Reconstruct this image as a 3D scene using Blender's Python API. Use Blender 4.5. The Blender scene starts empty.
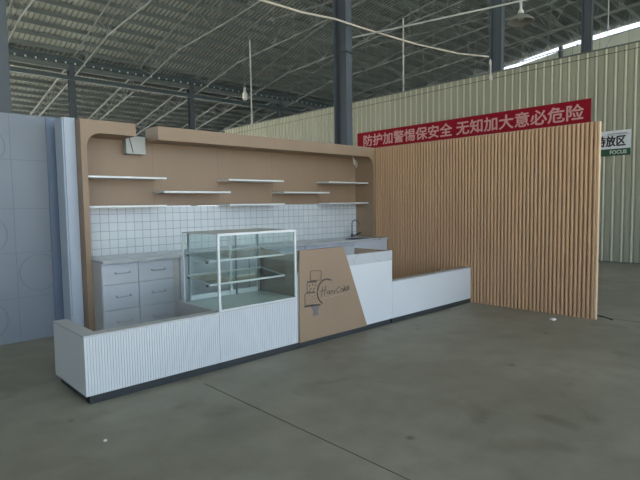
import bpy, bmesh, math, random
from mathutils import Vector, Matrix

random.seed(7)
SC = bpy.context.scene
COL = SC.collection
R = math.radians

# ------------------------------------------------------------------ camera, world, light, exposure
cd = bpy.data.cameras.new('camera'); cam = bpy.data.objects.new('camera', cd); COL.objects.link(cam)
cd.sensor_fit = 'HORIZONTAL'; cd.sensor_width = 36.0; cd.lens = 509.03 / 640 * 36.0
cd.clip_start = 0.05; cd.clip_end = 400
_f = Vector((0.682983, 0.727184, -0.068833)).normalized()
_r = Vector((0.728123, -0.685283, -0.014970)).normalized()
_u = _r.cross(_f).normalized()
M = Matrix((_r, _u, -_f)).transposed().to_4x4()
M.translation = Vector((-6.86746, -5.86432, 1.5))
cam.matrix_world = M
SC.camera = cam

sd = bpy.data.lights.new('sun', 'SUN'); sun = bpy.data.objects.new('sun', sd); COL.objects.link(sun)
sd.energy = 22.0; sd.angle = R(2); sd.color = (1.0, .93, .80)
sun.rotation_euler = Vector((1, -.3, -.8)).to_track_quat('-Z', 'Y').to_euler()

world = bpy.data.worlds.new('overcast_sky'); SC.world = world; world.use_nodes = True
wn = world.node_tree.nodes; wl = world.node_tree.links
bg = wn['Background']
tc = wn.new('ShaderNodeTexCoord'); sx = wn.new('ShaderNodeSeparateXYZ'); cr = wn.new('ShaderNodeValToRGB')
wl.new(tc.outputs['Generated'], sx.inputs[0]); wl.new(sx.outputs['Z'], cr.inputs[0]); wl.new(cr.outputs[0], bg.inputs[0])
cr.color_ramp.elements[0].position = 0.0; cr.color_ramp.elements[0].color = (0.80, 0.91, 1.06, 1)
cr.color_ramp.elements[1].position = 0.6; cr.color_ramp.elements[1].color = (0.60, 0.80, 1.06, 1)
bg.inputs[1].default_value = 1.0

vs = SC.view_settings
SC.display_settings.display_device = 'sRGB'
vs.view_transform = 'Standard'; vs.look = 'None'; vs.gamma = 1.0; vs.use_curve_mapping = False
vs.exposure = 1.45

# ------------------------------------------------------------------ materials
def mat(name, col, rough=0.6, metal=0.0, var=0.0, scale=3.0, bump=0.0, bscale=60.0, stretch=(1, 1, 1), spec=0.5):
    m = bpy.data.materials.new(name); m.use_nodes = True
    nt = m.node_tree; N = nt.nodes; L = nt.links; b = N['Principled BSDF']
    b.inputs['Base Color'].default_value = (*col, 1); b.inputs['Roughness'].default_value = rough
    b.inputs['Metallic'].default_value = metal; b.inputs['Specular IOR Level'].default_value = spec
    if var > 0 or bump > 0:
        geo = N.new('ShaderNodeNewGeometry'); mp = N.new('ShaderNodeMapping'); mp.inputs['Scale'].default_value = stretch
        L.new(geo.outputs['Position'], mp.inputs['Vector'])
    if var > 0:
        n = N.new('ShaderNodeTexNoise'); n.inputs['Scale'].default_value = scale; n.inputs['Detail'].default_value = 6
        L.new(mp.outputs[0], n.inputs['Vector'])
        r = N.new('ShaderNodeValToRGB')
        r.color_ramp.elements[0].position = 0.3; r.color_ramp.elements[1].position = 0.7
        r.color_ramp.elements[0].color = (*[c * (1 - var) for c in col], 1)
        r.color_ramp.elements[1].color = (*[min(1, c * (1 + var)) for c in col], 1)
        L.new(n.outputs['Fac'], r.inputs[0]); L.new(r.outputs[0], b.inputs['Base Color'])
    if bump > 0:
        n2 = N.new('ShaderNodeTexNoise'); n2.inputs['Scale'].default_value = bscale; n2.inputs['Detail'].default_value = 4
        L.new(mp.outputs[0], n2.inputs['Vector'])
        bp = N.new('ShaderNodeBump'); bp.inputs['Strength'].default_value = bump; bp.inputs['Distance'].default_value = 0.01
        L.new(n2.outputs['Fac'], bp.inputs['Height']); L.new(bp.outputs[0], b.inputs['Normal'])
    return m

def concrete():
    m = bpy.data.materials.new('concrete_floor'); m.use_nodes = True
    nt = m.node_tree; N = nt.nodes; L = nt.links; b = N['Principled BSDF']
    geo = N.new('ShaderNodeNewGeometry')
    def noise(s, d, dist=0.0):
        n = N.new('ShaderNodeTexNoise'); n.inputs['Scale'].default_value = s; n.inputs['Detail'].default_value = d
        n.inputs['Distortion'].default_value = dist; L.new(geo.outputs['Position'], n.inputs['Vector']); return n
    a = noise(0.55, 5, 0.4); c = noise(3.5, 8); e = noise(18, 4)
    r1 = N.new('ShaderNodeValToRGB'); r1.color_ramp.elements[0].position = .32; r1.color_ramp.elements[1].position = .72
    r1.color_ramp.elements[0].color = (0.225, 0.215, 0.180, 1); r1.color_ramp.elements[1].color = (0.31, 0.297, 0.255, 1)
    L.new(a.outputs['Fac'], r1.inputs[0])
    r2 = N.new('ShaderNodeValToRGB'); r2.color_ramp.elements[0].position = .3; r2.color_ramp.elements[1].position = .65
    r2.color_ramp.elements[0].color = (.80, .80, .80, 1); r2.color_ramp.elements[1].color = (1.05, 1.05, 1.05, 1)
    L.new(c.outputs['Fac'], r2.inputs[0])
    mx = N.new('ShaderNodeMix'); mx.data_type = 'RGBA'; mx.blend_type = 'MULTIPLY'; mx.inputs['Factor'].default_value = 1
    L.new(r1.outputs[0], mx.inputs['A']); L.new(r2.outputs[0], mx.inputs['B'])
    # small dark oil spots
    v = N.new('ShaderNodeTexVoronoi'); v.inputs['Scale'].default_value = 1.9; v.inputs['Randomness'].default_value = 1
    L.new(geo.outputs['Position'], v.inputs['Vector'])
    r3 = N.new('ShaderNodeValToRGB'); r3.color_ramp.elements[0].position = .03; r3.color_ramp.elements[1].position = .075
    r3.color_ramp.elements[0].color = (.55, .55, .55, 1); r3.color_ramp.elements[1].color = (1, 1, 1, 1)
    L.new(v.outputs['Distance'], r3.inputs[0])
    m2 = N.new('ShaderNodeMix'); m2.data_type = 'RGBA'; m2.blend_type = 'MULTIPLY'; m2.inputs['Factor'].default_value = 1
    L.new(mx.outputs['Result'], m2.inputs['A']); L.new(r3.outputs[0], m2.inputs['B'])
    st = noise(1.5, 7, .8); r4 = N.new('ShaderNodeValToRGB'); r4.color_ramp.elements[0].position = .60; r4.color_ramp.elements[1].position = .70
    r4.color_ramp.elements[0].color = (1, 1, 1, 1); r4.color_ramp.elements[1].color = (.80, .79, .78, 1); L.new(st.outputs['Fac'], r4.inputs[0])
    m3 = N.new('ShaderNodeMix'); m3.data_type = 'RGBA'; m3.blend_type = 'MULTIPLY'; m3.inputs['Factor'].default_value = 1
    L.new(m2.outputs['Result'], m3.inputs['A']); L.new(r4.outputs[0], m3.inputs['B'])
    L.new(m3.outputs['Result'], b.inputs['Base Color'])
    rr = N.new('ShaderNodeMapRange'); rr.inputs['To Min'].default_value = .42; rr.inputs['To Max'].default_value = .62
    L.new(c.outputs['Fac'], rr.inputs['Value']); L.new(rr.outputs[0], b.inputs['Roughness'])
    bp = N.new('ShaderNodeBump'); bp.inputs['Strength'].default_value = .15; bp.inputs['Distance'].default_value = .01
    L.new(e.outputs['Fac'], bp.inputs['Height']); L.new(bp.outputs[0], b.inputs['Normal'])
    b.inputs['Specular IOR Level'].default_value = .35
    return m

def tile_mat():
    m = bpy.data.materials.new('white_tile'); m.use_nodes = True
    nt = m.node_tree; N = nt.nodes; L = nt.links; b = N['Principled BSDF']
    geo = N.new('ShaderNodeNewGeometry'); s = N.new('ShaderNodeSeparateXYZ'); c = N.new('ShaderNodeCombineXYZ')
    L.new(geo.outputs['Position'], s.inputs[0]); L.new(s.outputs['X'], c.inputs['X']); L.new(s.outputs['Z'], c.inputs['Y'])
    mp = N.new('ShaderNodeMapping'); mp.inputs['Location'].default_value = (0.0721, 0.031, 0); L.new(c.outputs[0], mp.inputs[0])
    t = N.new('ShaderNodeTexBrick'); t.offset = 0; t.squash = 1
    t.inputs['Scale'].default_value = 1; t.inputs['Brick Width'].default_value = .1053; t.inputs['Row Height'].default_value = .104
    t.inputs['Mortar Size'].default_value = .003; t.inputs['Mortar Smooth'].default_value = .1
    t.inputs['Color1'].default_value = (.62, .67, .71, 1); t.inputs['Color2'].default_value = (.57, .62, .66, 1)
    t.inputs['Mortar'].default_value = (.24, .28, .32, 1)
    L.new(mp.outputs[0], t.inputs['Vector']); L.new(t.outputs['Color'], b.inputs['Base Color'])
    b.inputs['Roughness'].default_value = .28
    return m

def marble_mat():
    m = bpy.data.materials.new('white_marble'); m.use_nodes = True
    nt = m.node_tree; N = nt.nodes; L = nt.links; b = N['Principled BSDF']
    geo = N.new('ShaderNodeNewGeometry')
    n = N.new('ShaderNodeTexNoise'); n.inputs['Scale'].default_value = 1.8; n.inputs['Detail'].default_value = 5; n.inputs['Distortion'].default_value = 1.2
    L.new(geo.outputs['Position'], n.inputs['Vector'])
    r = N.new('ShaderNodeValToRGB'); e = r.color_ramp.elements
    e[0].position = .44; e[0].color = (.48, .51, .54, 1); e[1].position = .56; e[1].color = (.48, .51, .54, 1)
    k = e.new(.497); k.color = (.47, .50, .53, 1); k = e.new(.505); k.color = (.30, .33, .37, 1); k = e.new(.513); k.color = (.47, .50, .53, 1)
    L.new(n.outputs['Fac'], r.inputs[0]); L.new(r.outputs[0], b.inputs['Base Color']); b.inputs['Roughness'].default_value = .22
    return m

def glass_mat(name, tint, refl):
    m = bpy.data.materials.new(name); m.use_nodes = True
    nt = m.node_tree; N = nt.nodes; L = nt.links; N.remove(N['Principled BSDF'])
    t = N.new('ShaderNodeBsdfTransparent'); t.inputs[0].default_value = (*tint, 1)
    g = N.new('ShaderNodeBsdfGlossy'); g.inputs['Roughness'].default_value = .02; g.inputs['Color'].default_value = (1, 1, 1, 1)
    lw = N.new('ShaderNodeLayerWeight'); lw.inputs[0].default_value = .5
    pw = N.new('ShaderNodeMath'); pw.operation = 'POWER'; pw.inputs[1].default_value = 4; L.new(lw.outputs['Facing'], pw.inputs[0])
    f = N.new('ShaderNodeMath'); f.operation = 'MULTIPLY_ADD'; f.inputs[1].default_value = .8; f.inputs[2].default_value = refl; L.new(pw.outputs[0], f.inputs[0])
    mx = N.new('ShaderNodeMixShader'); L.new(f.outputs[0], mx.inputs[0]); L.new(t.outputs[0], mx.inputs[1]); L.new(g.outputs[0], mx.inputs[2])
    L.new(mx.outputs[0], N['Material Output'].inputs['Surface'])
    return m

MT = dict(
    concrete=concrete(), tile=tile_mat(), marble=marble_mat(),
    yardbounce=mat('yard_bounce_concrete', (.50, .49, .44), .7, 0, .08, .5), sunblockwall=mat('grey_sunblock_sheet', (.34, .36, .34), .6, 0, .05, 1),
    handle=mat('satin_handle', (.42, .44, .47), .4, .3),
    joint=mat('floor_joint', (.09, .09, .08), .8),
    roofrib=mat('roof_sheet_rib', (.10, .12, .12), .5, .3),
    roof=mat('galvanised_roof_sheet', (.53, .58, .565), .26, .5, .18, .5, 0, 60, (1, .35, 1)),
    purlin=mat('galvanised_purlin', (.115, .14, .14), .5, .3, .1, 2),
    truss=mat('grey_truss_steel', (.18, .205, .21), .5, .3, .1, 2),
    beam=mat('dark_beam_steel', (.05, .075, .085), .5, .2),
    clip=mat('bright_clip', (.65, .68, .68), .4, .4),
    column=mat('blue_grey_column_paint', (.055, .072, .09), .5, 0, .08, 1.5),
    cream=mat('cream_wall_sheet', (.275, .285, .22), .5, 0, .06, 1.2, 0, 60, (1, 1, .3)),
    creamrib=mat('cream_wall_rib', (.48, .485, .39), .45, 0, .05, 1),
    creamdark=mat('wall_cap_dark', (.10, .12, .11), .6),
    gable=mat('pale_gable_sheet', (.42, .47, .42), .6, 0, .1, .8),
    red=mat('banner_red', (.225, .006, .018), .8, 0, .06, 1.5, spec=.15),
    bannertext=mat('banner_lettering', (.50, .27, .27), .7),
    signwhite=mat('sign_white', (.56, .60, .64), .5), signgreen=mat('sign_green', (.01, .07, .03), .5),
    ink=mat('black_print', (.012, .012, .015), .6), paleink=mat('pale_print', (.45, .52, .50), .6),
    wood=mat('brown_laminate', (.29, .206, .137), .5, 0, .05, 2.5, 0, 60, (1, 1, .15)),
    woodside=mat('brown_laminate_edge', (.26, .155, .095), .5, 0, .06, 2.5),
    slat=mat('oak_slat', (.50, .32, .185), .5, 0, .07, 6, 0, 60, (1, 1, .08)),
    slatend=mat('oak_edge_strip', (.62, .43, .27), .5, 0, .05, 4),
    white=mat('white_laminate', (.60, .64, .68), .45, 0, .02, 2),
    whitetop=mat('grey_white_top', (.46, .48, .50), .45, 0, .03, 3),
    door=mat('pale_drawer_front', (.50, .55, .63), .4, 0, .03, 3),
    gap=mat('dark_gap', (.05, .055, .06), .8),
    kick=mat('dark_plinth', (.03, .037, .042), .35),
    chrome=mat('brushed_chrome', (.45, .47, .5), .25, 1),
    darkmetal=mat('dark_tap_metal', (.10, .12, .15), .3, .8),
    bluepanel=mat('blue_grey_board', (.20, .235, .285), .5, 0, .06, 1.2),
    bluestrip=mat('dark_blue_strip', (.14, .19, .28), .45, 0, .04, 2),
    groove=mat('board_groove', (.145, .175, .22), .6),
    post=mat('pale_post_board', (.42, .49, .60), .45, 0, .02, 2),
    frame=mat('white_metal_frame', (.68, .72, .74), .35, .1),
    alu=mat('dark_aluminium', (.22, .26, .29), .35, .6),
    beige=mat('raw_board', (.36, .30, .24), .7, 0, .06, 5),
    greybox=mat('grey_board', (.40, .42, .41), .6, 0, .04, 4),
    upstand=mat('dull_grey_board', (.25, .28, .31), .6),
    plastic=mat('grey_white_plastic', (.55, .56, .53), .5),
    bell=mat('grey_lamp_shade', (.20, .20, .18), .5, .1),
    cable=mat('pale_cable', (.55, .52, .44), .6), pipe=mat('grey_conduit', (.42, .44, .43), .5, .2),
    cabledark=mat('dark_wire', (.06, .06, .06), .6), paper=mat('white_paper', (.8, .8, .78), .8),
    logo=mat('logo_ink', (.03, .022, .025), .6), logogrey=mat('logo_grey', (.16, .155, .155), .6), logopale=mat('logo_pale', (.50, .40, .32), .6),
    glass=glass_mat('clear_green_glass', (.94, .975, .965), .04), glassshelf=glass_mat('green_shelf_glass', (.86, .93, .90), .06),
    sheet=mat('pale_green_sheet', (.50, .58, .57), .3),
)

# ------------------------------------------------------------------ helpers
WLOC = {}
class MB:
    """collects shapes in world coordinates, then links them as one mesh object"""
    def __init__(s): s.v = []; s.f = []; s.m = []; s.mi = 0
    def raw(s, vs_, fs):
        o = len(s.v); s.v += [tuple(v) for v in vs_]
        for f in fs: s.f.append(tuple(i + o for i in f)); s.m.append(s.mi)
        return s
    def box(s, x0, x1, y0, y1, z0, z1):
        return s.raw([(x0, y0, z0), (x1, y0, z0), (x1, y1, z0), (x0, y1, z0), (x0, y0, z1), (x1, y0, z1), (x1, y1, z1), (x0, y1, z1)],
                     [(0, 3, 2, 1), (4, 5, 6, 7), (0, 1, 5, 4), (1, 2, 6, 5), (2, 3, 7, 6), (3, 0, 4, 7)])
    def bar(s, a, b, w, h=None):
        a = Vector(a); b = Vector(b); d = (b - a).normalized(); h = h or w
        up = Vector((0, 0, 1)) if abs(d.z) < .95 else Vector((0, 1, 0))
        x = d.cross(up).normalized(); y = x.cross(d).normalized()
        P = [p + x * i * w / 2 + y * j * h / 2 for p in (a, b) for i, j in ((-1, -1), (1, -1), (1, 1), (-1, 1))]
        return s.raw(P, [(3, 2, 1, 0), (4, 5, 6, 7), (0, 1, 5, 4), (1, 2, 6, 5), (2, 3, 7, 6), (3, 0, 4, 7)])
    def tube(s, pts, r, n=8, cap=True):
        pts = [Vector(p) for p in pts]; rings = []
        rr = r if isinstance(r, (list, tuple)) else [r] * len(pts)
        for i, p in enumerate(pts):
            d = (pts[min(i + 1, len(pts) - 1)] - pts[max(i - 1, 0)]).normalized()
            up = Vector((0, 0, 1)) if abs(d.z) < .9 else Vector((0, 1, 0))
            x = d.cross(up).normalized(); y = x.cross(d).normalized()
            rings.append([p + (x * math.cos(2 * math.pi * k / n) + y * math.sin(2 * math.pi * k / n)) * rr[i] for k in range(n)])
        fs = [(i * n + k, i * n + (k + 1) % n, (i + 1) * n + (k + 1) % n, (i + 1) * n + k) for i in range(len(pts) - 1) for k in range(n)]
        if cap: fs += [tuple(range(n))[::-1], tuple((len(pts) - 1) * n + k for k in range(n))]
        return s.raw([v for q in rings for v in q], fs)
    def lathe(s, c, prof, n=24):
        V = [(c[0] + r * math.cos(2 * math.pi * k / n), c[1] + r * math.sin(2 * math.pi * k / n), c[2] + z) for r, z in prof for k in range(n)]
        F = [(i * n + k, i * n + (k + 1) % n, (i + 1) * n + (k + 1) % n, (i + 1) * n + k) for i in range(len(prof) - 1) for k in range(n)]
        return s.raw(V, F)
    def prism(s, poly, axis, a, b):
        """poly: (p,q) pairs; axis 'y': p=x,q=z ; axis 'x': p=y,q=z ; axis 'z': p=x,q=y"""
        def mk(p, q, t): return {'y': (p, t, q), 'x': (t, p, q), 'z': (p, q, t)}[axis]
        n = len(poly); V = [mk(p, q, a) for p, q in poly] + [mk(p, q, b) for p, q in poly]
        return s.raw(V, [tuple(range(n))[::-1], tuple(range(n, 2 * n))] + [(i, (i + 1) % n, n + (i + 1) % n, n + i) for i in range(n)])
    def build(s, name, m, parent=None, bevel=0, smooth=False, origin=None):
        ms = m if isinstance(m, (list, tuple)) else [m]
        xs = list(zip(*s.v)); c = Vector(origin) if origin else Vector([(min(q) + max(q)) / 2 for q in xs])
        if not origin and parent is None: c.z = min(xs[2])
        me = bpy.data.meshes.new(name); me.from_pydata([Vector(v) - c for v in s.v], [], s.f)
        for k in ms: me.materials.append(MT[k])
        me.polygons.foreach_set('material_index', s.m)
        if smooth: me.polygons.foreach_set('use_smooth', [True] * len(me.polygons))
        bm = bmesh.new(); bm.from_mesh(me); bmesh.ops.recalc_face_normals(bm, faces=bm.faces)
        if bevel: bmesh.ops.bevel(bm, geom=list(bm.edges), offset=bevel, segments=2, affect='EDGES', profile=.5)
        bm.to_mesh(me); bm.free()
        o = bpy.data.objects.new(name, me); COL.objects.link(o); WLOC[o.name] = c.copy()
        if parent: o.parent = parent; o.location = c - WLOC[parent.name]
        else: o.location = c
        return o

def tag(o, label=None, cat=None, group=None, kind=None):
    if label: o['label'] = label
    if cat: o['category'] = cat
    if group: o['group'] = group
    if kind: o['kind'] = kind
    return o
def thing(name, label, cat, loc, group=None):
    o = bpy.data.objects.new(name, None); COL.objects.link(o); o.location = loc; o.empty_display_size = .2
    WLOC[o.name] = Vector(loc); return tag(o, label, cat, group)
def copy_tree(o, parent=None, shift=None):
    c = o.copy(); COL.objects.link(c)
    if parent: c.parent = parent
    if shift: c.location = o.location + Vector(shift)
    for ch in list(o.children):
        copy_tree(ch, c)
    return c
def B(*a): return MB().box(*a)

def text_mesh(name, body, m, parent, size, org, ux, uz, nrm, bold=0.0, width=None, label=None, dup=((0, 0),)):
    """flat lettering standing on a wall: org lower left, ux writing direction, uz up, nrm facing"""
    c = bpy.data.curves.new(name, 'FONT'); c.body = body; c.size = 1; c.offset = bold; c.extrude = .02
    t = bpy.data.objects.new(name, c); COL.objects.link(t); bpy.context.view_layer.update()
    ev = t.evaluated_get(bpy.context.evaluated_depsgraph_get()); me0 = ev.to_mesh()
    V = [v.co.copy() for v in me0.vertices]; F = [tuple(p.vertices) for p in me0.polygons]; ev.to_mesh_clear()
    bpy.data.objects.remove(t); bpy.data.curves.remove(c)
    x0 = min(v.x for v in V); x1 = max(v.x for v in V); y0 = min(v.y for v in V); y1 = max(v.y for v in V)
    sy = size / (y1 - y0); sxx = (width / (x1 - x0)) if width else sy
    org = Vector(org); ux = Vector(ux); uz = Vector(uz); nrm = Vector(nrm)
    b = MB()
    for i_, (du, dz) in enumerate(dup): b.raw([org + nrm * .0012 * i_ + ux * du + uz * dz + ux * (v.x - x0) * sxx + uz * (v.y - y0) * sy + nrm * (.002 + v.z * .05) for v in V], F)
    o = b.build(name, m, parent)
    if label: o['label'] = label
    return o
# ------------------------------------------------------------------ setting
def roof_z(y):
    return 11.8 - .0077 * y * y if abs(y) <= 20 else 8.72 - .2 * (y - 20) if y > 0 else 8.72
XL, XR, YN, YF = -13.0, 27.0, -19.9, 42.0
tag(B(-13, 27.2, -20, 42, -.3, 0).build('floor', 'concrete'), kind='structure')
tag(B(-90, -13, -90, 110, -.3, -.02).box(27.2, 90, -90, 110, -.3, -.02).box(-13, 27.2, -90, -20, -.3, -.02).box(-13, 27.2, 42, 110, -.3, -.02).build('trim_2', 'yardbounce'), kind='structure')  # unseen ground outside, made pale to bounce light up onto the roof
tag(B(-12.98, -12.85, -9, 15, 0, 11.75).build('wall_left_sunblock', 'sunblockwall'), kind='structure')  # unseen wall, added to keep the sun off the booth
tag(B(-4.703, -4.697, -18, -2.1, 0.0005, .0025).box(.2, .21, -18, -3, 0.0005, .0025).box(1.2, 6.7, -5.2, -5.19, .0005, .0025).build('trim_1', 'joint'), kind='structure')

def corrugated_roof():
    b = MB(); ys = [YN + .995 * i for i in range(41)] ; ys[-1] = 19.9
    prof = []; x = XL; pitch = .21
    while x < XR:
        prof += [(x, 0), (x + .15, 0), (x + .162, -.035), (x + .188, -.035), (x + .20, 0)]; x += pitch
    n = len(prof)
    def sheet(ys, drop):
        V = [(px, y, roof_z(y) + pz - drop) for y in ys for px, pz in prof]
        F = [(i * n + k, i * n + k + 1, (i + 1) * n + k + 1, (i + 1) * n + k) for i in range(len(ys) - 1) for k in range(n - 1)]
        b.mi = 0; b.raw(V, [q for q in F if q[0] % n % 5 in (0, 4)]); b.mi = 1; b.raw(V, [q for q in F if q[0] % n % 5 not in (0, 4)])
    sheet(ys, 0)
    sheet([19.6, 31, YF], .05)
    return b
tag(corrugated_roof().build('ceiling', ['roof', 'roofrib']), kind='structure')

# cream corrugated partition on the right
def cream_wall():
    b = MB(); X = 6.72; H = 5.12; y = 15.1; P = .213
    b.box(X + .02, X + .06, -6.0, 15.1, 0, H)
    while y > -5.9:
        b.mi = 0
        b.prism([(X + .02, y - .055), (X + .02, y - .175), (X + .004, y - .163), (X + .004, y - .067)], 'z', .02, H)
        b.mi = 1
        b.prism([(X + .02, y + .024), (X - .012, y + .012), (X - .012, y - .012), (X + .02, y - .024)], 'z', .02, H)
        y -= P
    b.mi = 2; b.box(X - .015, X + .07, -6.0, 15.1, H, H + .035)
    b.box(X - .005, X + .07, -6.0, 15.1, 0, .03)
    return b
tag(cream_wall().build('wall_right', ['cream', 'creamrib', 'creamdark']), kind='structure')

# far gable end: sheet wall that stops short of the roof, daylight above it
g = MB(); pts = [(YN, 0)] + [(YF, 0), (YF, 3.9)] + [(y, roof_z(y) - (.30 if abs(y) <= 20 else .5)) for y in (30, 20.2, 18, 16, 14, 12, 10, 8, 6, 4, 2, 0, -4, -8, -12, -16, -19.9)]
g.prism(pts, 'x', XR + .1, XR + .16)
tag(g.build('wall_back', 'gable'), kind='structure')

# ------------------------------------------------------------------ roof steel
def top_chord(y): return roof_z(y) - .27
def bot_chord(y):
    a = abs(y)
    if a >= 15.5: return 7.62 + (20 - a) * .205
    if a >= 11: return 8.54 + (15.5 - a) * .05
    return 8.77 + (11 - a) * .07
tr = thing('roof_truss', 'grey lattice roof truss rising towards the ridge under the sheet roof', 'truss', (-4.8, 0, 7.6), 'arched lattice trusses over the near bay')
b = MB(); ys = [-19.6 + 1.4 * i for i in range(29)]
for a, c in zip(ys, ys[1:]): b.bar((-4.8, a, top_chord(a)), (-4.8, c, top_chord(c)), .05)
b.build('top_chord', 'truss', tr)
b = MB()
for a, c in zip(ys, ys[1:]): b.bar((-4.8, a, bot_chord(a)), (-4.8, c, bot_chord(c)), .045)
b.build('bottom_chord', 'truss', tr)
b = MB()
for i, (a, c) in enumerate(zip(ys, ys[1:])):
    b.bar((-4.8, a, bot_chord(a)), (-4.8, a, top_chord(a)), .02)
    if i % 2: b.bar((-4.8, a, bot_chord(a)), (-4.8, c, top_chord(c)), .02)
    else: b.bar((-4.8, a, top_chord(a)), (-4.8, c, bot_chord(c)), .02)
b.build('lattice_web', 'truss', tr)
TX = [-4.8 + 3.15 * k for k in range(10)]
for x in TX[1:]: copy_tree(tr, None, (x + 4.8, 0, 0))

fr = thing('roof_truss', 'pale lattice truss of the farther bay, sloping down beyond the dark eaves beam', 'truss', (-4.8, 20.5, 3), 'trusses of the farther bay')
ys = [20.4 + 1.2 * i for i in range(18)]
ft = lambda y: roof_z(y) - .27
fb = lambda y: 7.55 - .17 * (y - 20.4)
b = MB()
for a, c in ((ys[0], ys[-1]),): b.bar((-4.8, a, ft(a)), (-4.8, c, ft(c)), .07)
b.build('top_chord', 'truss', fr)
MB().bar((-4.8, ys[0], fb(ys[0])), (-4.8, ys[-1], fb(ys[-1])), .06).build('bottom_chord', 'truss', fr)
b = MB()
for i, (a, c) in enumerate(zip(ys, ys[1:])):
    b.bar((-4.8, a, fb(a)), (-4.8, a, ft(a)), .03)
    b.bar((-4.8, a, fb(a) if i % 2 else ft(a)), (-4.8, c, ft(c) if i % 2 else fb(c)), .03)
b.build('lattice_web', 'truss', fr)
for k in range(1, 9): copy_tree(fr, None, (3.15 * k, 0, 0))

def purlin_mesh(b, y, z):
    b.prism([(y - .035, z), (y + .035, z), (y + .035, z - .02), (y - .02, z - .02), (y - .02, z - .15), (y + .035, z - .15), (y + .035, z - .17), (y - .035, z - .17)], 'x', XL, XR - .6)
    return b
p0 = None
for k in range(29):
    y = 19.45 - .78 * k; z = roof_z(y) - .045
    if p0 is None:
        p0 = purlin_mesh(MB(), y, z).build('roof_purlin', 'purlin', origin=(7, y, z))
        tag(p0, 'long grey steel purlin carrying the roof sheets of the near bay', 'purlin', 'purlins under the near roof')
    else:
        c = p0.copy(); COL.objects.link(c); c.location = (7, y, z)
p1 = None
for k in range(27):
    y = 20.75 + .78 * k; z = roof_z(y) - .045
    if p1 is None:
        p1 = purlin_mesh(MB(), y, z).build('roof_purlin', 'purlin', origin=(7, y, z))
        tag(p1, 'long grey steel purlin under the farther roof beyond the eaves beam', 'purlin', 'purlins under the farther roof')
    else:
        c = p1.copy(); COL.objects.link(c); c.location = (7, y, z)

# eaves beams on the far column line
eb = thing('eaves_beam', 'deep dark steel eaves beam on top of the far columns, dotted with bright clips', 'beam', (7, 20, 8.3))
B(XL, XR, 19.93, 20.07, 8.30, 8.52).box(XL, XR, 19.8, 20.2, 8.52, 8.56).build('beam', 'beam', eb)
b = MB()
for i in range(72): b.box(XL + 2 + .42 * i, XL + 2.06 + .42 * i, 19.9, 19.93, 8.28, 8.36)
tag(b.build('clip', 'clip', eb), 'bright metal clips', kind='stuff')
B(XL, XR, 20.1, 20.16, 8.05, 8.28).build('gutter_plate', 'purlin', eb)
tag(B(XL, XR, 19.94, 20.06, 7.56, 7.76).build('tie_beam', 'beam'), 'slim dark tie beam running between the far columns below the eaves beam', 'beam')

# columns: H sections
def column(x, y, top, label, w=.17, d=.36):
    t = thing('steel_column', label, 'column', (x, y, 0))
    B(x - w / 2, x + w / 2, y, y + .02, 0, top).box(x - w / 2, x + w / 2, y + d - .02, y + d, 0, top).box(x - .012, x + .012, y + .02, y + d - .02, 0, top).build('shaft', 'column', t)
    B(x - w / 2 - .06, x + w / 2 + .06, y - .06, y + d + .06, 0, .025).build('base_plate', 'column', t)
    return t
column(-5.40, 1.3, 11.15, 'blue-grey steel column at the left edge, rising behind the blue-grey board', .26)
c1 = column(.735, 1.3, 11.15, 'blue-grey steel column rising behind the middle of the booth, next to the banner')
MB().tube([(.64, 1.27, 4.55), (.84, 1.27, 4.52)], .012).tube([(.64, 1.29, 4.55), (.64, 1.6, 4.57)], .012).build('cable_tie', 'cabledark', c1)
column(7.08, 1.3, 11.15, 'steel column behind the cream wall, nearer to the hanging bell lamp')
column(13.96, 1.3, 11.15, 'steel column behind the cream wall, crossing the strip of daylight')
for x, lab in ((1.5, 'dark far column above the left end of the booth'), (7.8, 'dark far column standing left of the long hanging pipe'), (14.15, 'dark far column just above the far end of the cream wall')):
    column(x, 20, 8.3, lab, .26, .3)
column(26.7, 7.4, 11.2, 'short stretch of gable column crossing the strip of daylight, above the cream wall', .25, .2)
b = MB()
for z in (6.2, 7.4, 8.6): b.box(26.95, 27.08, -19, 20, z, z + .12)
tag(b.build('girt_rails', 'purlin'), 'grey rails along the pale gable wall, seen above the cream wall', 'rail')

# ------------------------------------------------------------------ pipes, lamps, cables in the hall
lp = thing('pendant_lamp', 'grey bell-shaped lamp hanging from a conduit at the top right', 'lamp', (2.25, -1.52, 4.60))
MB().lathe((2.23, -1.53, 4.72), [(.235, 0), (.232, .012), (.20, .05), (.13, .10), (.07, .125), (.05, .15), (.045, .145), (.12, .09), (.19, .04), (.224, 0), (.235, 0)], 32).build('lamp_shade', 'bell', lp, smooth=True)
MB().tube([(2.23, -1.53, 4.86), (2.23, -1.53, 4.92), (2.23, -1.53, 4.95), (2.23, -1.53, 5.068)], [.05, .045, .02, .02], 12).build('lamp_cap', 'plastic', lp, smooth=True)
MB().tube([(2.23, -1.53, 4.77), (2.23, -1.53, 4.82), (2.23, -1.53, 4.86)], [.05, .06, .04], 12).build('bulb', 'plastic', lp, smooth=True)
tag(MB().tube([(.80, 1.27, 4.83), (2.23, -1.53, 5.09), (2.9, -2.9, 5.2)], .017).build('conduit_pipe', 'pipe'), 'thin pale conduit running from the middle column up to the bell lamp', 'pipe')
cb = [(-2.3, 1.15, 5.0), (-1.585, 1.2, 4.95), (-.6, 1.2, 4.97), (.26, 1.2, 5.05), (.94, 1.2, 5.05), (2.9, 1.2, 5.10), (4.6, 1.2, 5.22), (6.1, 1.2, 5.42)]
tag(MB().tube(cb, .018).build('hanging_cable', 'cable'), 'pale cable sagging across the roof from top centre to the column beside the bell lamp', 'cable')
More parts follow.
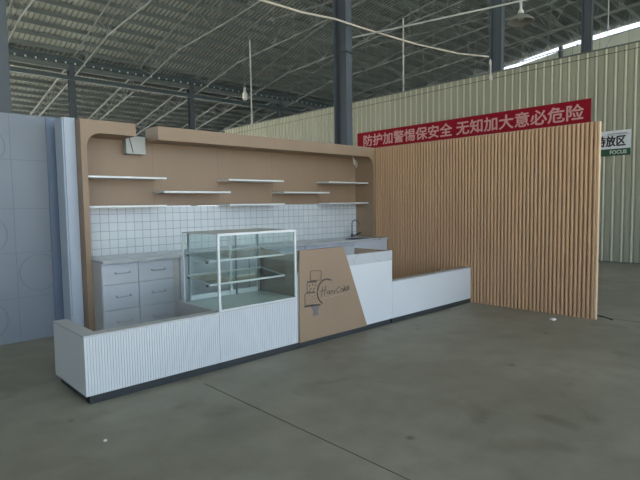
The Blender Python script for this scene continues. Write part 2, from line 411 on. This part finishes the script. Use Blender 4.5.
tag(MB().tube([(6.2, 1.2, 5.36), (6.2, 1.2, 5.28), (6.22, 1.2, 5.2), (6.22, 1.2, 4.95), (6.24, 1.2, 4.9), (6.24, 1.2, 4.82)], [.015, .035, .02, .02, .045, .04], 10).build('cable_connector', 'plastic'), 'small pale connector hanging at the end of the sagging cable', 'connector')
pd = thing('drop_pipe', 'long grey pipe hanging from the roof with a thicker lower end, above the booth', 'pipe', (2.3, 7, 3.9))
MB().tube([(2.43, 7, 6.5), (2.44, 7, 4.25)], .022).build('pipe', 'pipe', pd)
MB().tube([(2.44, 7, 4.3), (2.44, 7, 4.05), (2.44, 7, 3.95)], [.035, .035, .05]).build('socket', 'pipe', pd)
MB().tube([(2.43, 7, 6.5), (2.43, 7, roof_z(7) - .02)], .008).build('hanger_rod', 'truss', pd)
l2 = thing('high_bay_lamp', 'small white bottle-shaped lamp hanging left of the long pipe', 'lamp', (5.73, 12, 5.9))
MB().lathe((5.73, 12, 5.93), [(0, 0), (.085, 0), (.1, .05), (.1, .24), (.06, .32), (.045, .34), (.045, .5), (0, .5)], 16).build('lamp_body', 'plastic', l2, smooth=True)
MB().tube([(5.73, 12, 6.4), (5.73, 12, 9.2)], .01).build('cord', 'truss', l2)
for x, y, z0, z1, r, lab in ((10, 7.03, 5.0, 8.9, .03, 'thin vertical pipe dropping behind the cream wall left of the bell lamp'), (8.5, 2.0, 5.0, 8.8, .012, 'thin rod dropping from the roof behind the cream wall beside the bell lamp'), (14.5, .93, 6.0, 9.5, .022, 'thin vertical pipe crossing the daylight strip at the far right')):
    tag(MB().tube([(x, y, z0), (x, y, z1)], r).build('vertical_pipe', 'pipe'), lab, 'pipe')
b = MB(); b.tube([(6.69, 15, 4.86), (6.69, 8, 4.90), (6.69, 1, 4.97), (6.69, -5.9, 5.02)], .008)
tag(b.build('wall_wire', 'cabledark'), 'thin dark wire running along the cream wall just below its top', 'wire')
# slanting brace rods in the roof
for (p, q, lab) in (((4.65, 19.3, 8.42), (1.5, 16.4, 9.35), 'slanting pale brace rod meeting the truss over the far left column'), ((7.8, 13, 9.9), (10.95, 7, 10.8), 'slanting brace rod between trusses over the middle of the hall'), ((14.1, 13, 9.9), (17.25, 7, 10.7), 'slanting brace rod between trusses above the red banner')):
    tag(MB().tube([p, q], .03, 6).build('brace_rod', 'truss'), lab, 'rod')

# ------------------------------------------------------------------ banner and sign on the cream wall
bn = thing('banner', 'long red safety banner with pale Chinese lettering on the cream wall', 'banner', (6.7, 2.67, 3.43))
B(6.685, 6.70, -1.21, 6.55, 3.435, 4.01).build('cloth', 'red', bn)
text_mesh('lettering', '防护加警惕保安全 无知加大意必危险', 'bannertext', bn, .39, (6.685, 6.24, 3.52), (0, -1, 0), (0, 0, 1), (-1, 0, 0), 0, 7.28, dup=((-.01, 0), (.01, 0), (0, .008), (0, -.008)))
sg = thing('sign_board', 'white and green waiting-area sign on the cream wall, half hidden by the slatted wall', 'sign', (6.7, -1.4, 2.56))
B(6.68, 6.70, -2.10, -.55, 2.57, 3.16).build('board', 'signwhite', sg)
B(6.674, 6.68, -2.10, -.55, 2.57, 2.73).build('green_band', 'signgreen', sg)
text_mesh('title', '待放区', 'ink', sg, .25, (6.68, -1.35, 2.79), (0, -1, 0), (0, 0, 1), (-1, 0, 0), 0, .64, dup=((-.01, 0), (.01, 0), (0, .008), (0, -.008)))
text_mesh('footer', 'FOCUS', 'paleink', sg, .09, (6.674, -1.66, 2.605), (0, -1, 0), (0, 0, 1), (-1, 0, 0), .03, .36)
b = MB()
for k in range(12): b.box(6.677, 6.68, -1.60 - .036 * k - .024, -1.60 - .036 * k, 3.075, 3.095)
b.box(6.678, 6.68, -2.08, -.57, 3.05, 3.056); b.build('header_line', 'ink', sg)

# ------------------------------------------------------------------ slatted wall
sw = thing('slatted_wall', 'tall oak slatted wall panel standing to the right of the counter', 'wall panel', (.03, -1.8, 0))
H = 2.478
B(.02, .06, -3.59, .45, 0, H - .01).build('backing_board', 'woodside', sw)
b = MB(); P = .0530; y = -3.565; k = 0
while y < -.01:
    pr = [(.022, y - .021)] + [(.022 - .026 * math.sin(math.pi * i / 8), y - .021 * math.cos(math.pi * i / 8)) for i in range(1, 8)] + [(.022, y + .021)]
    b.prism(pr, 'z', .0, H); y += P
b.build('slats', 'slat', sw)
B(.0, .06, -3.612, -3.59, 0, H).build('edge_strip', 'slatend', sw)

# ------------------------------------------------------------------ back display unit
X0, X1 = -4.916, -.004
un = thing('back_display_unit', 'brown back display unit with white tiled splashback and rounded soffit corners', 'display unit', (-2.46, .2, 0))
B(X0 + .06, X1 - .06, .425, .46, 1.515, 2.365).build('back_board', 'wood', un)
for x in (-3.90, -2.93, -1.96, -.98): B(x, x + .003, .423, .425, 1.52, 2.36).build('board_seam', 'woodside', un)
B(X0 + .06, X1 - .06, .41, .46, .0, 1.512).build('tile_splashback', 'tile', un)
# left side: frame panel + left soffit with rounded corner in one front outline
zb, rad = 2.335, .16
def corner(cx, cz, a0, a1, n=10): return [(cx + rad * math.cos(R(a0 + (a1 - a0) * i / n)), cz + rad * math.sin(R(a0 + (a1 - a0) * i / n))) for i in range(n + 1)]
xi = X0 + .062
left = [(X0, 0), (xi, 0)] + corner(xi + rad, zb - rad, 180, 90) + [(-4.293, zb), (-4.293, H), (X0, H)]
B(X0, xi, 0, .46, 0, zb - rad).build('side_panel', 'wood', un)
MB().prism([(X0, zb - rad)] + left[2:], 'y', 0, .46).build('soffit', 'wood', un)
xj = X1 - .062; zr = 2.315
right = [(X1, 0), (X1, H), (-4.02, H), (-4.02, zr)] + corner(xj - rad, zr - rad, 90, 0) + [(xj, 0)]
B(xj, X1, 0, .46, 0, zr - rad).build('side_panel', 'wood', un)
B(-3.96, X1 - .06, .34, .424, 2.33, 2.36).build('soffit_rail', 'wood', un)
MB().prism(right[1:-1] + [(X1, zr - rad)], 'y', 0, .34).build('soffit', 'wood', un)
tag(MB().prism([(-4.288, 2.16), (-4.045, 2.16), (-4.045, 2.375), (-4.20, 2.375), (-4.288, 2.355)], 'y', .30, .42).build('grey_board', 'greybox'),
    'pale grey board hanging below the gap in the brown soffit', 'board')
gb = bpy.data.objects['grey_board']
MB().bar((-4.25, .298, 2.365), (-4.205, .298, 2.175), .008, .006).build('seam', 'gap', gb)
tag(MB().tube([(-.50, .08, 2.31), (-.47, .08, 2.26), (-.46, .08, 2.20), (-.45, .08, 2.17)], .008).build('loose_wire', 'cable'), 'short pale wire hanging loose under the right end of the soffit', 'wire')

SH = [(-4.85, -3.87, 1.858, 'top left wall shelf, touching the left frame, upper row'), (-2.95, -1.98, 1.862, 'middle wall shelf of the upper row'), (-1.03, -.068, 1.868, 'right wall shelf of the upper row, touching the right frame'),
      (-3.91, -2.93, 1.690, 'wall shelf in the middle row, left of the two'), (-1.98, -1.02, 1.695, 'wall shelf in the middle row, right of the two'),
      (-4.85, -3.88, 1.515, 'left wall shelf of the lowest row, just above the tiles'), (-2.95, -1.97, 1.518, 'middle wall shelf of the lowest row, just above the tiles'), (-1.03, -.068, 1.520, 'right wall shelf of the lowest row, above the tap')]
for a, c, z, lab in SH:
    z += .013
    yb = .4225 if z > 1.6 else .4095
    o = B(a, c, .11, yb - .0005, z - .024, z).build('floating_shelf', 'frame', None, .003)
    tag(o, 'white floating shelf, ' + lab, 'shelf', 'white floating shelves')

# white post and blue board at the left
tag(B(-5.035, X0 - .003, .15, .42, 0, 2.50).box(-5.05, -5.035, .17, .42, 0, 2.50).build('white_post', 'post', None, .003), 'tall pale post board between the blue-grey board and the brown unit', 'post')
bb = thing('blue_grey_board', 'large blue-grey board with faint grooves and circles at the left edge', 'board', (-6, .63, 0))
B(-7.6, -5.09, .62, .66, .0, 2.56).build('board', 'bluepanel', bb)
B(-5.088, -4.97, .61, .65, .0, 2.56).build('edge_strip', 'bluestrip', bb)  # darker, bluer strip down the right edge of the board
b = MB()
for z in (2.05, 1.505, 1.01, .50): b.box(-7.6, -5.09, .6185, .62, z, z + .005)
for x in (-5.46, -6.0, -6.54, -7.08): b.box(x, x + .005, .6185, .62, .0, 2.56)
b.build('groove', 'groove', bb)
for cx, cz in ((-5.225, .775), (-5.74, 1.23), (-5.78, .28), (-5.72, 2.2)):
    b = MB(); n = 40; r0, r1 = .205, .212
    V = [(cx + r * math.cos(2 * math.pi * k / n), .616 if d == 0 else .62, cz + r * math.sin(2 * math.pi * k / n)) for d in (0, 1) for r in (r0, r1) for k in range(n)]
    F = []
    for k in range(n):
        q = (k + 1) % n
        F += [(k, q, n + q, n + k), (n + k, n + q, 3 * n + q, 3 * n + k), (k, 2 * n + k, 2 * n + q, q)]
    b.raw(V, F).build('circle_ring', 'groove', bb)

# ------------------------------------------------------------------ back cabinets, worktop, sink, tap
YC = -.248
def handle(parent, xc, z, w=.16):
    b = MB(); b.tube([(xc - w / 2, YC - .018, z + .012), (xc - w / 2, YC - .04, z + .002), (xc - w / 2 + .02, YC - .045, z), (xc + w / 2 - .02, YC - .045, z), (xc + w / 2, YC - .04, z + .002), (xc + w / 2, YC - .018, z + .012)], .005, 6)
    return b.build('handle', 'handle', parent, smooth=True)
dc = thing('drawer_cabinet', 'pale six-drawer cabinet at the left end under the worktop', 'cabinet', (-4.38, 0, 0))
B(-4.850, -3.93, YC, .40, .06, .897).build('body', 'whitetop', dc)
B(-4.83, -3.935, YC + .03, .37, 0, .06).build('plinth', 'kick', dc)
d0 = None
for (a, c) in ((-4.846, -4.445), (-4.439, -4.02)):
    for z0, z1 in ((.662, .894), (.378, .656), (.10, .372)):
        d = B(a, c, YC - .018, YC, z0, z1).build('drawer', 'door', dc, .0015)
        handle(d, (a + c) / 2 + .02, (z0 + z1) / 2)
def door_cab(a, c, label, n=2):
    t = thing('base_cabinet', label, 'cabinet', ((a + c) / 2, 0, 0))
    B(a, c, YC, .40, .06, .89 if c < -1 else .74).build('body', 'whitetop', t)
    B(a, c, YC + .03, .37, 0, .06).build('plinth', 'kick', t)
    w = (c - a) / n
    for i in range(n):
        d = B(a + w * i + .003, a + w * (i + 1) - .003, YC - .018, YC, .10, .894).build('cabinet_door', 'door', t, .0015)
        handle(d, a + w * (i + .5), .80, .12)
door_cab(-3.925, -2.92, 'pale base cabinet seen through the glass case, right of the drawers')
door_cab(-2.915, -1.92, 'pale base cabinet hidden mostly behind the brown logo panel')
tt = thing('base_cabinet', 'white sink cabinet at the right end under the tap', 'cabinet', (-.97, 0, 0))
B(-1.915, -.90, YC, .40, .06, .897).box(-.90, -.02, YC, YC + .03, .06, .897).box(-.09, -.075, YC + .03, .40, .06, .897).box(-.9, -.09, YC + .03, .40, .06, .09).build('body', 'whitetop', tt)
B(-1.91, -.09, YC + .03, .37, 0, .06).build('plinth', 'kick', tt)
for a, c in ((-1.912, -1.50), (-1.495, -.86), (-.855, -.025)):
    d = B(a, c, YC - .018, YC, .10, .894).build('cabinet_door', 'door', tt, .0015)
    handle(d, (a + c) / 2, .60, .12)
sx0, sx1, sy0, sy1 = -.78, -.26, -.17, .14
b = B(-4.85, sx0, YC - .068, .408, .899, .927).box(sx1, -.07, YC - .068, .408, .899, .927).box(-.07, -.008, YC - .035, -.002, .899, .927).box(sx0, sx1, YC - .035, sy0, .899, .927).box(sx0, sx1, sy1, .408, .899, .927)
tag(b.build('worktop', 'marble'), 'long white marble worktop running along the tiled splashback', 'worktop')
b = B(sx0, sx1, sy0, sy1, .745, .75).box(sx0, sx0 + .008, sy0, sy1, .75, .922).box(sx1 - .008, sx1, sy0, sy1, .75, .922).box(sx0, sx1, sy0, sy0 + .008, .75, .922).box(sx0, sx1, sy1 - .008, sy1, .75, .922)
sk = tag(b.build('sink', 'chrome'), 'small steel sink set into the right end of the worktop', 'sink')
MB().lathe((-.52, -.02, .7505), [(0, .003), (.03, .003), (.035, 0)], 16).build('drain', 'darkmetal', sk)
fx, fy = -.36, .24
fc = thing('tap', 'dark gooseneck kitchen tap on the worktop beside the sink', 'tap', (fx, fy, .927))
MB().lathe((fx, fy, .927), [(0, .06), (.02, .06), (.024, .01), (.028, 0), (0, 0)], 16).build('base', 'darkmetal', fc, smooth=True)
arc = [(fx, fy, .97), (fx, fy, 1.17)] + [(fx + .035 - .035 * math.cos(R(a)), fy - .05 + .05 * math.cos(R(a)), 1.17 + .055 * math.sin(R(a))) for a in (30, 60, 90, 120, 150, 180)] + [(fx + .07, fy - .10, 1.14)]
MB().tube(arc, .0085, 10).build('spout', 'darkmetal', fc, smooth=True)
MB().tube([(fx, fy, .945), (fx + .08, fy - .02, .965), (fx + .17, fy - .04, 1.0)], [.016, .014, .011], 8).build('lever', 'darkmetal', fc, smooth=True)

# ------------------------------------------------------------------ front counter
YFc = -1.879; ZK = .066; ZL = .536
def fluted(x0, x1, z0, z1, y):
    b = MB(); p = .0215; n = int((x1 - x0) / p); p = (x1 - x0) / n
    pts = [(x0, y + .02)]
    for i in range(n):
        a = x0 + i * p
        pts += [(a, y), (a + p * .74, y), (a + p * .80, y + .005), (a + p * .94, y + .005)]
    pts += [(x1, y), (x1, y + .02)]
    b.prism(pts, 'z', z0, z1); return b
lc = thing('low_counter', 'low white fluted counter with a short return, at the left front', 'counter', (-5.0, -1.8, 0))
fluted(-5.586, -4.402, ZK, ZL - .014, YFc).build('fluted_front', 'white', lc)
B(-5.586, -5.475, YFc + .02, -1.12, ZK, ZL - .014).box(-5.475, -4.402, YFc + .02, YFc + .105, ZK, ZL - .014).build('carcass', 'white', lc)
MB().prism([(-5.588, YFc - .002), (-4.402, YFc - .002), (-4.402, YFc + .107), (-5.473, YFc + .107), (-5.473, -1.118), (-5.588, -1.118)], 'z', ZL - .014, ZL).build('counter_top', 'whitetop', lc)
B(-5.555, -5.50, YFc + .05, -1.15, 0, ZK).box(-5.555, -4.402, YFc + .008, YFc + .08, 0, ZK).build('plinth', 'kick', lc)

dp = thing('display_plinth', 'low white fluted counter base carrying the glass display case', 'counter', (-3.93, -1.5, 0))
fluted(-4.398, -3.457, ZK, ZL - .012, YFc).build('fluted_front', 'white', dp)
B(-4.398, -3.457, YFc + .02, -1.075, ZK, ZL - .012).build('carcass', 'whitetop', dp)
B(-4.398, -3.457, YFc, -1.075, ZL - .012, ZL).build('counter_top', 'whitetop', dp)
B(-4.398, -3.457, YFc + .008, -1.12, 0, ZK).build('plinth', 'kick', dp)

tc_ = thing('tall_counter', 'tall white counter with marble-edged top and angled brown logo panel', 'counter', (-2.68, -1.5, 0))
B(-3.453, -1.90, YFc, -1.85, ZK, .80).build('front_panel', 'white', tc_)
B(-3.453, -3.433, -1.85, -1.20, ZK, .907).build('left_side', 'wood', tc_)
B(-1.92, -1.90, -1.85, -1.20, ZK, .907).box(-3.433, -1.92, -1.22, -1.20, ZK, .907).build('carcass', 'white', tc_)
B(-3.453, -1.90, -1.862, -1.20, .907, .922).build('raw_top', 'beige', tc_)
B(-3.433, -1.898, YFc - .004, -1.862, .80, .925).build('marble_fascia', 'marble', tc_)
B(-3.453, -2.565, -1.8615, -1.83, .9225, 1.028).build('upstand', 'upstand', tc_)
B(-3.453, -1.93, YFc + .008, -1.25, 0, ZK).build('plinth', 'kick', tc_)
lp_ = MB().prism([(-3.455, ZK), (-2.40, ZK), (-2.785, 1.027), (-3.44, 1.033)], 'y', -1.903, YFc - .0045).build('logo_panel', 'wood', tc_)
WORDS_N= 13
LOGO= [(0.0045, [(-3.1145, 0.6196), (-3.1226, 0.5841), (-3.1412, 0.5137)]), (0.0045, [(-3.0694, 0.6233), (-3.0828, 0.5792), (-3.0989, 0.5172)]), (0.0045, [(-3.1575, 0.5685), (-3.1152, 0.5777), (-3.0627, 0.5785)]), (0.0045, [(-3.0251, 0.5569), (-3.0186, 0.551), (-3.0154, 0.5437), (-3.0162, 0.5364), (-3.0208, 0.5306), (-3.0284, 0.5274), (-3.0373, 0.5275), (-3.0459, 0.5308), (-3.0524, 0.5366), (-3.0555, 0.5439), (-3.0547, 0.5511), (-3.0501, 0.5569), (-3.0426, 0.5601), (-3.0337, 0.5601), (-3.0251, 0.5569)]), (0.0045, [(-3.0149, 0.5578), (-3.0129, 0.5243)]), (0.0045, [(-2.9951, 0.522), (-2.9945, 0.5552), (-2.9713, 0.5579), (-2.9642, 0.5254)]), (0.0045, [(-2.9273, 0.558), (-2.9482, 0.5494), (-2.9277, 0.5337), (-2.9487, 0.5234)]), (0.0045, [(-2.8402, 0.5773), (-2.8771, 0.5855), (-2.9064, 0.561), (-2.8939, 0.5238), (-2.8516, 0.5259)]), (0.0045, [(-2.8085, 0.5579), (-2.8016, 0.5519), (-2.7982, 0.5444), (-2.799, 0.5369), (-2.8039, 0.531), (-2.8118, 0.5277), (-2.8212, 0.5278), (-2.8303, 0.5311), (-2.8371, 0.5371), (-2.8405, 0.5446), (-2.8396, 0.552), (-2.8348, 0.558), (-2.8269, 0.5613), (-2.8175, 0.5612), (-2.8085, 0.5579)]), (0.0045, [(-2.7977, 0.5589), (-2.7928, 0.526)]), (0.006, [(-2.7891, 0.5938), (-2.774, 0.5274)]), (0.006, [(-2.7516, 0.5742), (-2.7763, 0.5505), (-2.7415, 0.5233)]), (0.006, [(-2.7356, 0.5493), (-2.7054, 0.5629), (-2.7215, 0.5801), (-2.7409, 0.5652), (-2.7304, 0.5334), (-2.6974, 0.5446)]), (0.008, [(-2.9792, 0.6716), (-2.9997, 0.6824), (-3.0212, 0.6904), (-3.0433, 0.6954), (-3.0655, 0.6972), (-3.0873, 0.696), (-3.1082, 0.6917), (-3.1279, 0.6845), (-3.1459, 0.6746), (-3.1618, 0.6621), (-3.1754, 0.6473), (-3.1863, 0.6306), (-3.1944, 0.6122), (-3.1995, 0.5927), (-3.2015, 0.5723)]), (0.012, [(-3.2015, 0.5723), (-3.2009, 0.557), (-3.1986, 0.5417), (-3.1947, 0.5265), (-3.1891, 0.5115), (-3.182, 0.497), (-3.1733, 0.4832), (-3.1633, 0.4701), (-3.1519, 0.4579), (-3.1393, 0.4469), (-3.1257, 0.437)]), (0.006, [(-3.004, 0.6739), (-3.0241, 0.6816), (-3.0447, 0.6864), (-3.0654, 0.688), (-3.0858, 0.6865), (-3.1052, 0.6819), (-3.1234, 0.6744), (-3.1399, 0.6642), (-3.1543, 0.6514), (-3.1664, 0.6364), (-3.1759, 0.6196), (-3.1825, 0.6013), (-3.1861, 0.5818)]), (0.006, [(-3.2949, 0.707), (-3.2979, 0.7926), (-3.2763, 0.8047), (-3.1532, 0.7961), (-3.1338, 0.7797), (-3.1428, 0.6937), (-3.2949, 0.7053)]), (0.006, [(-3.3447, 0.5816), (-3.3426, 0.6823), (-3.3282, 0.6966), (-3.204, 0.6897)]), (0.006, [(-3.3447, 0.5816), (-3.2306, 0.5706)]), (0.006, [(-3.3778, 0.455), (-3.3778, 0.5629), (-3.3589, 0.5764), (-3.2355, 0.5676)]), (0.006, [(-3.3778, 0.4533), (-3.1846, 0.4342)]), (0.006, [(-3.3152, 0.6987), (-3.3167, 0.6926), (-3.3207, 0.6885), (-3.326, 0.6875), (-3.3313, 0.6898), (-3.3351, 0.6947), (-3.3363, 0.7011)]), (0.006, [(-3.2939, 0.6963), (-3.2955, 0.6902), (-3.2995, 0.6861), (-3.3048, 0.6851), (-3.3101, 0.6873), (-3.3139, 0.6923), (-3.3152, 0.6987)]), (0.006, [(-3.2726, 0.6939), (-3.2741, 0.6878), (-3.2781, 0.6837), (-3.2835, 0.6826), (-3.2888, 0.6849), (-3.2926, 0.6899), (-3.2939, 0.6963)]), (0.006, [(-3.2511, 0.6914), (-3.2526, 0.6854), (-3.2567, 0.6812), (-3.2621, 0.6802), (-3.2674, 0.6825), (-3.2713, 0.6875), (-3.2726, 0.6939)]), (0.006, [(-3.2295, 0.689), (-3.231, 0.6829), (-3.2351, 0.6788), (-3.2405, 0.6777), (-3.2459, 0.68), (-3.2498, 0.685), (-3.2511, 0.6914)]), (0.006, [(-3.2077, 0.6865), (-3.2093, 0.6804), (-3.2134, 0.6763), (-3.2189, 0.6752), (-3.2243, 0.6775), (-3.2281, 0.6826), (-3.2295, 0.689)])]
DOTS= [((-3.3103, 0.6519), 0.0085), ((-3.2649, 0.6591), 0.0085), ((-3.2243, 0.6453), 0.0085), ((-3.2921, 0.6141), 0.0085), ((-3.2442, 0.6136), 0.0085), ((-3.3114, 0.5952), 0.0085), ((-3.2544, 0.5862), 0.0085), ((-3.3502, 0.5433), 0.0045), ((-3.3124, 0.549), 0.0045), ((-3.2747, 0.5297), 0.0045), ((-3.2361, 0.5389), 0.0045), ((-3.3368, 0.5096), 0.0045), ((-3.2945, 0.493), 0.0045), ((-3.2513, 0.5014), 0.0045), ((-3.2125, 0.5033), 0.0045), ((-3.3563, 0.4768), 0.0045), ((-3.3094, 0.463), 0.0045), ((-3.2664, 0.4676), 0.0045), ((-3.2229, 0.4687), 0.0045), ((-3.2744, 0.7796), 0.0035), ((-3.2456, 0.7838), 0.0035), ((-3.212, 0.7768), 0.0035), ((-3.178, 0.7769), 0.0035), ((-3.1538, 0.76), 0.0035), ((-3.275, 0.7511), 0.0035), ((-3.2462, 0.7553), 0.0035), ((-3.2126, 0.7482), 0.0035), ((-3.1786, 0.7482), 0.0035), ((-3.1545, 0.7276), 0.0035), ((-3.2756, 0.7227), 0.0035), ((-3.2468, 0.7267), 0.0035), ((-3.2132, 0.7195), 0.0035), ((-3.1742, 0.7189), 0.0035)]
PLATE= [(-3.3873, 0.4458), (-3.1551, 0.4336), (-3.1553, 0.4209), (-3.3876, 0.4299)]
STAND= [(-3.3006, 0.4277), (-3.1603, 0.418), (-3.1804, 0.3973), (-3.1957, 0.3669), (-3.1868, 0.3201), (-3.2693, 0.3223), (-3.2587, 0.3675), (-3.2773, 0.4009)]
SUB= [[(-3.1244, 0.4859), (-3.1045, 0.4868)], [(-3.092, 0.4869), (-3.0719, 0.4879)], [(-3.0593, 0.488), (-3.039, 0.4889)], [(-3.0263, 0.4891), (-3.0059, 0.49)], [(-2.9931, 0.4902), (-2.9725, 0.4911)], [(-2.9596, 0.4913), (-2.9388, 0.4922)], [(-2.9258, 0.4924), (-2.9049, 0.4934)], [(-2.8917, 0.4935), (-2.8706, 0.4945)], [(-2.8574, 0.4946), (-2.8361, 0.4956)], [(-2.8228, 0.4958), (-2.8014, 0.4968)]]
def ribbon(b, pts, w, y, t=.0015):
    for (a, c) in zip(pts, pts[1:]):
        A = Vector((a[0], y, a[1])); C_ = Vector((c[0], y, c[1])); d = C_ - A
        if d.length < 1e-5: continue
        d.normalize(); A = A - d * w * .3; C_ = C_ + d * w * .3
        n = Vector((-d.z, 0, d.x)) * w / 2; k = Vector((0, -t, 0))
        b.raw([A - n, C_ - n, C_ + n, A + n, A - n + k, C_ - n + k, C_ + n + k, A + n + k], [(0, 1, 2, 3), (7, 6, 5, 4), (0, 4, 5, 1), (1, 5, 6, 2), (2, 6, 7, 3), (3, 7, 4, 0)])
YL = -1.9035
b = MB()
for w, p in LOGO[:WORDS_N]: ribbon(b, p, w * 1.3, YL)
tag(b.build('logo_lettering', 'logo', tc_), 'thin handwritten dark lettering')
b = MB()
for w, p in LOGO[WORDS_N:]: ribbon(b, p, w, YL)
for (x, z), r in DOTS: b.prism([(x + r * math.cos(i * math.pi / 3), z + r * math.sin(i * math.pi / 3)) for i in range(6)], 'y', YL - .0015, YL)
b.prism(PLATE, 'y', YL - .002, YL)
tag(b.build('logo_cake', 'logo', tc_), 'dark three-tier cake drawing inside a crescent')
MB().prism(STAND, 'y', YL - .0015, YL).build('logo_cake_stand', 'logogrey', tc_)
b = MB()
for p in SUB: ribbon(b, p, .003, YL, .001)
b.build('logo_small_print', 'logopale', tc_)

rc = thing('low_counter', 'low plain white counter between the marble counter and the slatted wall', 'counter', (-.97, -1.83, 0))
B(-1.897, -.035, YFc, YFc + .10, ZK, ZL - .014).build('carcass', 'white', rc)
B(-1.897, -.033, YFc - .002, YFc + .102, ZL - .014, ZL).build('counter_top', 'whitetop', rc)
B(-1.897, -.035, YFc + .008, YFc + .08, 0, ZK).build('plinth', 'kick', rc)

# ------------------------------------------------------------------ glass display case
gx0, gx1, gy0, gy1, gz0, gz1 = -4.396, -3.459, -1.877, -1.215, ZL + .001, 1.252
gc = thing('display_case', 'glass display case with white frame and two glass shelves on the counter', 'display case', (-3.93, -1.55, gz0))
t = .022
for x, y in ((gx0, gy0), (gx1 - t, gy0)): B(x, x + t, y, y + t, gz0, gz1).build('corner_post', 'frame', gc, .002)
for x, y in ((gx0, gy1 - .016), (gx1 - .016, gy1 - .016)): B(x, x + .016, y, y + .016, gz0, gz1).build('corner_post', 'frame', gc, .002)
for q in ((gx0 + t, gx1 - t, gy0, gy0 + .016, gz1 - t, gz1), (gx0 + t, gx1 - t, gy0, gy0 + .012, gz0, gz0 + .012), (gx0, gx0 + .012, gy0 + t, gy1 - t, gz0, gz0 + .01), (gx1 - .012, gx1, gy0 + t, gy1 - t, gz0, gz0 + .01)): B(*q).build('frame_rail', 'frame', gc)
B(gx0 + .001, gx1 - .001, gy0 + .016, gy1, gz1 - .010, gz1 - .001).build('top_panel', 'frame', gc)
B(gx0 + t, gx1 - t, gy0 + .004, gy0 + .009, gz0 + .012, gz1 - t).build('front_glass', 'glass', gc)
B(gx0 + .004, gx0 + .009, gy0 + t, gy1 - t, gz0 + .01, gz1 - .01).build('side_glass', 'glass', gc)
B(gx1 - .009, gx1 - .004, gy0 + t, gy1 - t, gz0 + .01, gz1 - .01).build('side_glass', 'glass', gc)
B(gx0 + .013, gx1 - .013, gy0 + .017, gy1 - .045, gz0 + .002, gz0 + .012).build('deck', 'sheet', gc)
# sliding doors at the back
for a, c, yy in ((gx0 + .05, -3.82, gy1 - .022), (-3.86, gx1 - t, gy1 - .036)):
    dr = thing_part = B(a, a + .025, yy, yy + .012, gz0 + .012, gz1 - .012).box(c - .025, c, yy, yy + .012, gz0 + .012, gz1 - .012).box(a + .025, c - .025, yy, yy + .012, gz0 + .012, gz0 + .062).box(a + .025, c - .025, yy, yy + .012, gz1 - .03, gz1 - .012).build('sliding_door', 'frame', gc)
    B(a + .025, c - .025, yy + .004, yy + .008, gz0 + .062, gz1 - .03).build('door_glass', 'glass', dr)
for x in (gx0 + .035, -3.80, gx1 - .05): B(x, x + .014, gy1 - .06, gy1 - .045, gz0 + .012, gz1 - .012).build('shelf_upright', 'alu', gc)
for z in (.985, .762):
    ya, yb_ = -1.70, gy1 - .062; zt = lambda y, o: z + o + .055 * (y - ya) / (yb_ - ya)
    def slab(y0, y1, o0, o1): return [(y0, zt(y0, o0)), (y1, zt(y1, o0)), (y1, zt(y1, o1)), (y0, zt(y0, o1))]
    s = MB().prism(slab(ya + .012, yb_ - .01, -.005, .003), 'x', gx0 + .022, gx1 - .022).build('shelf', 'glassshelf', gc)
    s['label'] = 'clear green glass shelf'
    MB().prism(slab(ya, ya + .012, -.010, .006), 'x', gx0 + .016, gx1 - .016).build('shelf_edge', 'frame', s)
    MB().prism(slab(yb_ - .01, yb_, -.010, .006), 'x', gx0 + .016, gx1 - .016).build('shelf_edge', 'frame', s)
    for x in (gx0 + .014, gx1 - .022): MB().prism(slab(ya + .012, yb_ - .01, -.010, .005), 'x', x, x + .008).build('shelf_edge', 'frame', s)
    for yy in (-1.30, -1.66): MB().prism(slab(yy, yy + .02, -.028, -.0105), 'x', gx0 + .011, gx0 + .026).build('bracket', 'gap', s)

# ------------------------------------------------------------------ small things on the floor
tag(MB().prism([(-.41, -3.25), (-.35, -3.27), (-.34, -3.22), (-.38, -3.20)], 'z', .0005, .02).build('paper_scrap', 'paper'), 'small white scrap on the floor in front of the slatted wall', 'scrap')
tag(MB().prism([(-5.72, -2.58), (-5.70, -2.59), (-5.695, -2.57), (-5.71, -2.56)], 'z', .0005, .008).build('paper_scrap', 'paper'), 'tiny white scrap on the floor in front of the left counter', 'scrap')
tag(MB().tube([(.26, -3.45, .008), (.22, -3.63, .008), (.10, -3.78, .008)], .008, 6).build('floor_wire', 'cabledark'), 'short dark wire on the floor at the right end of the slatted wall', 'wire')
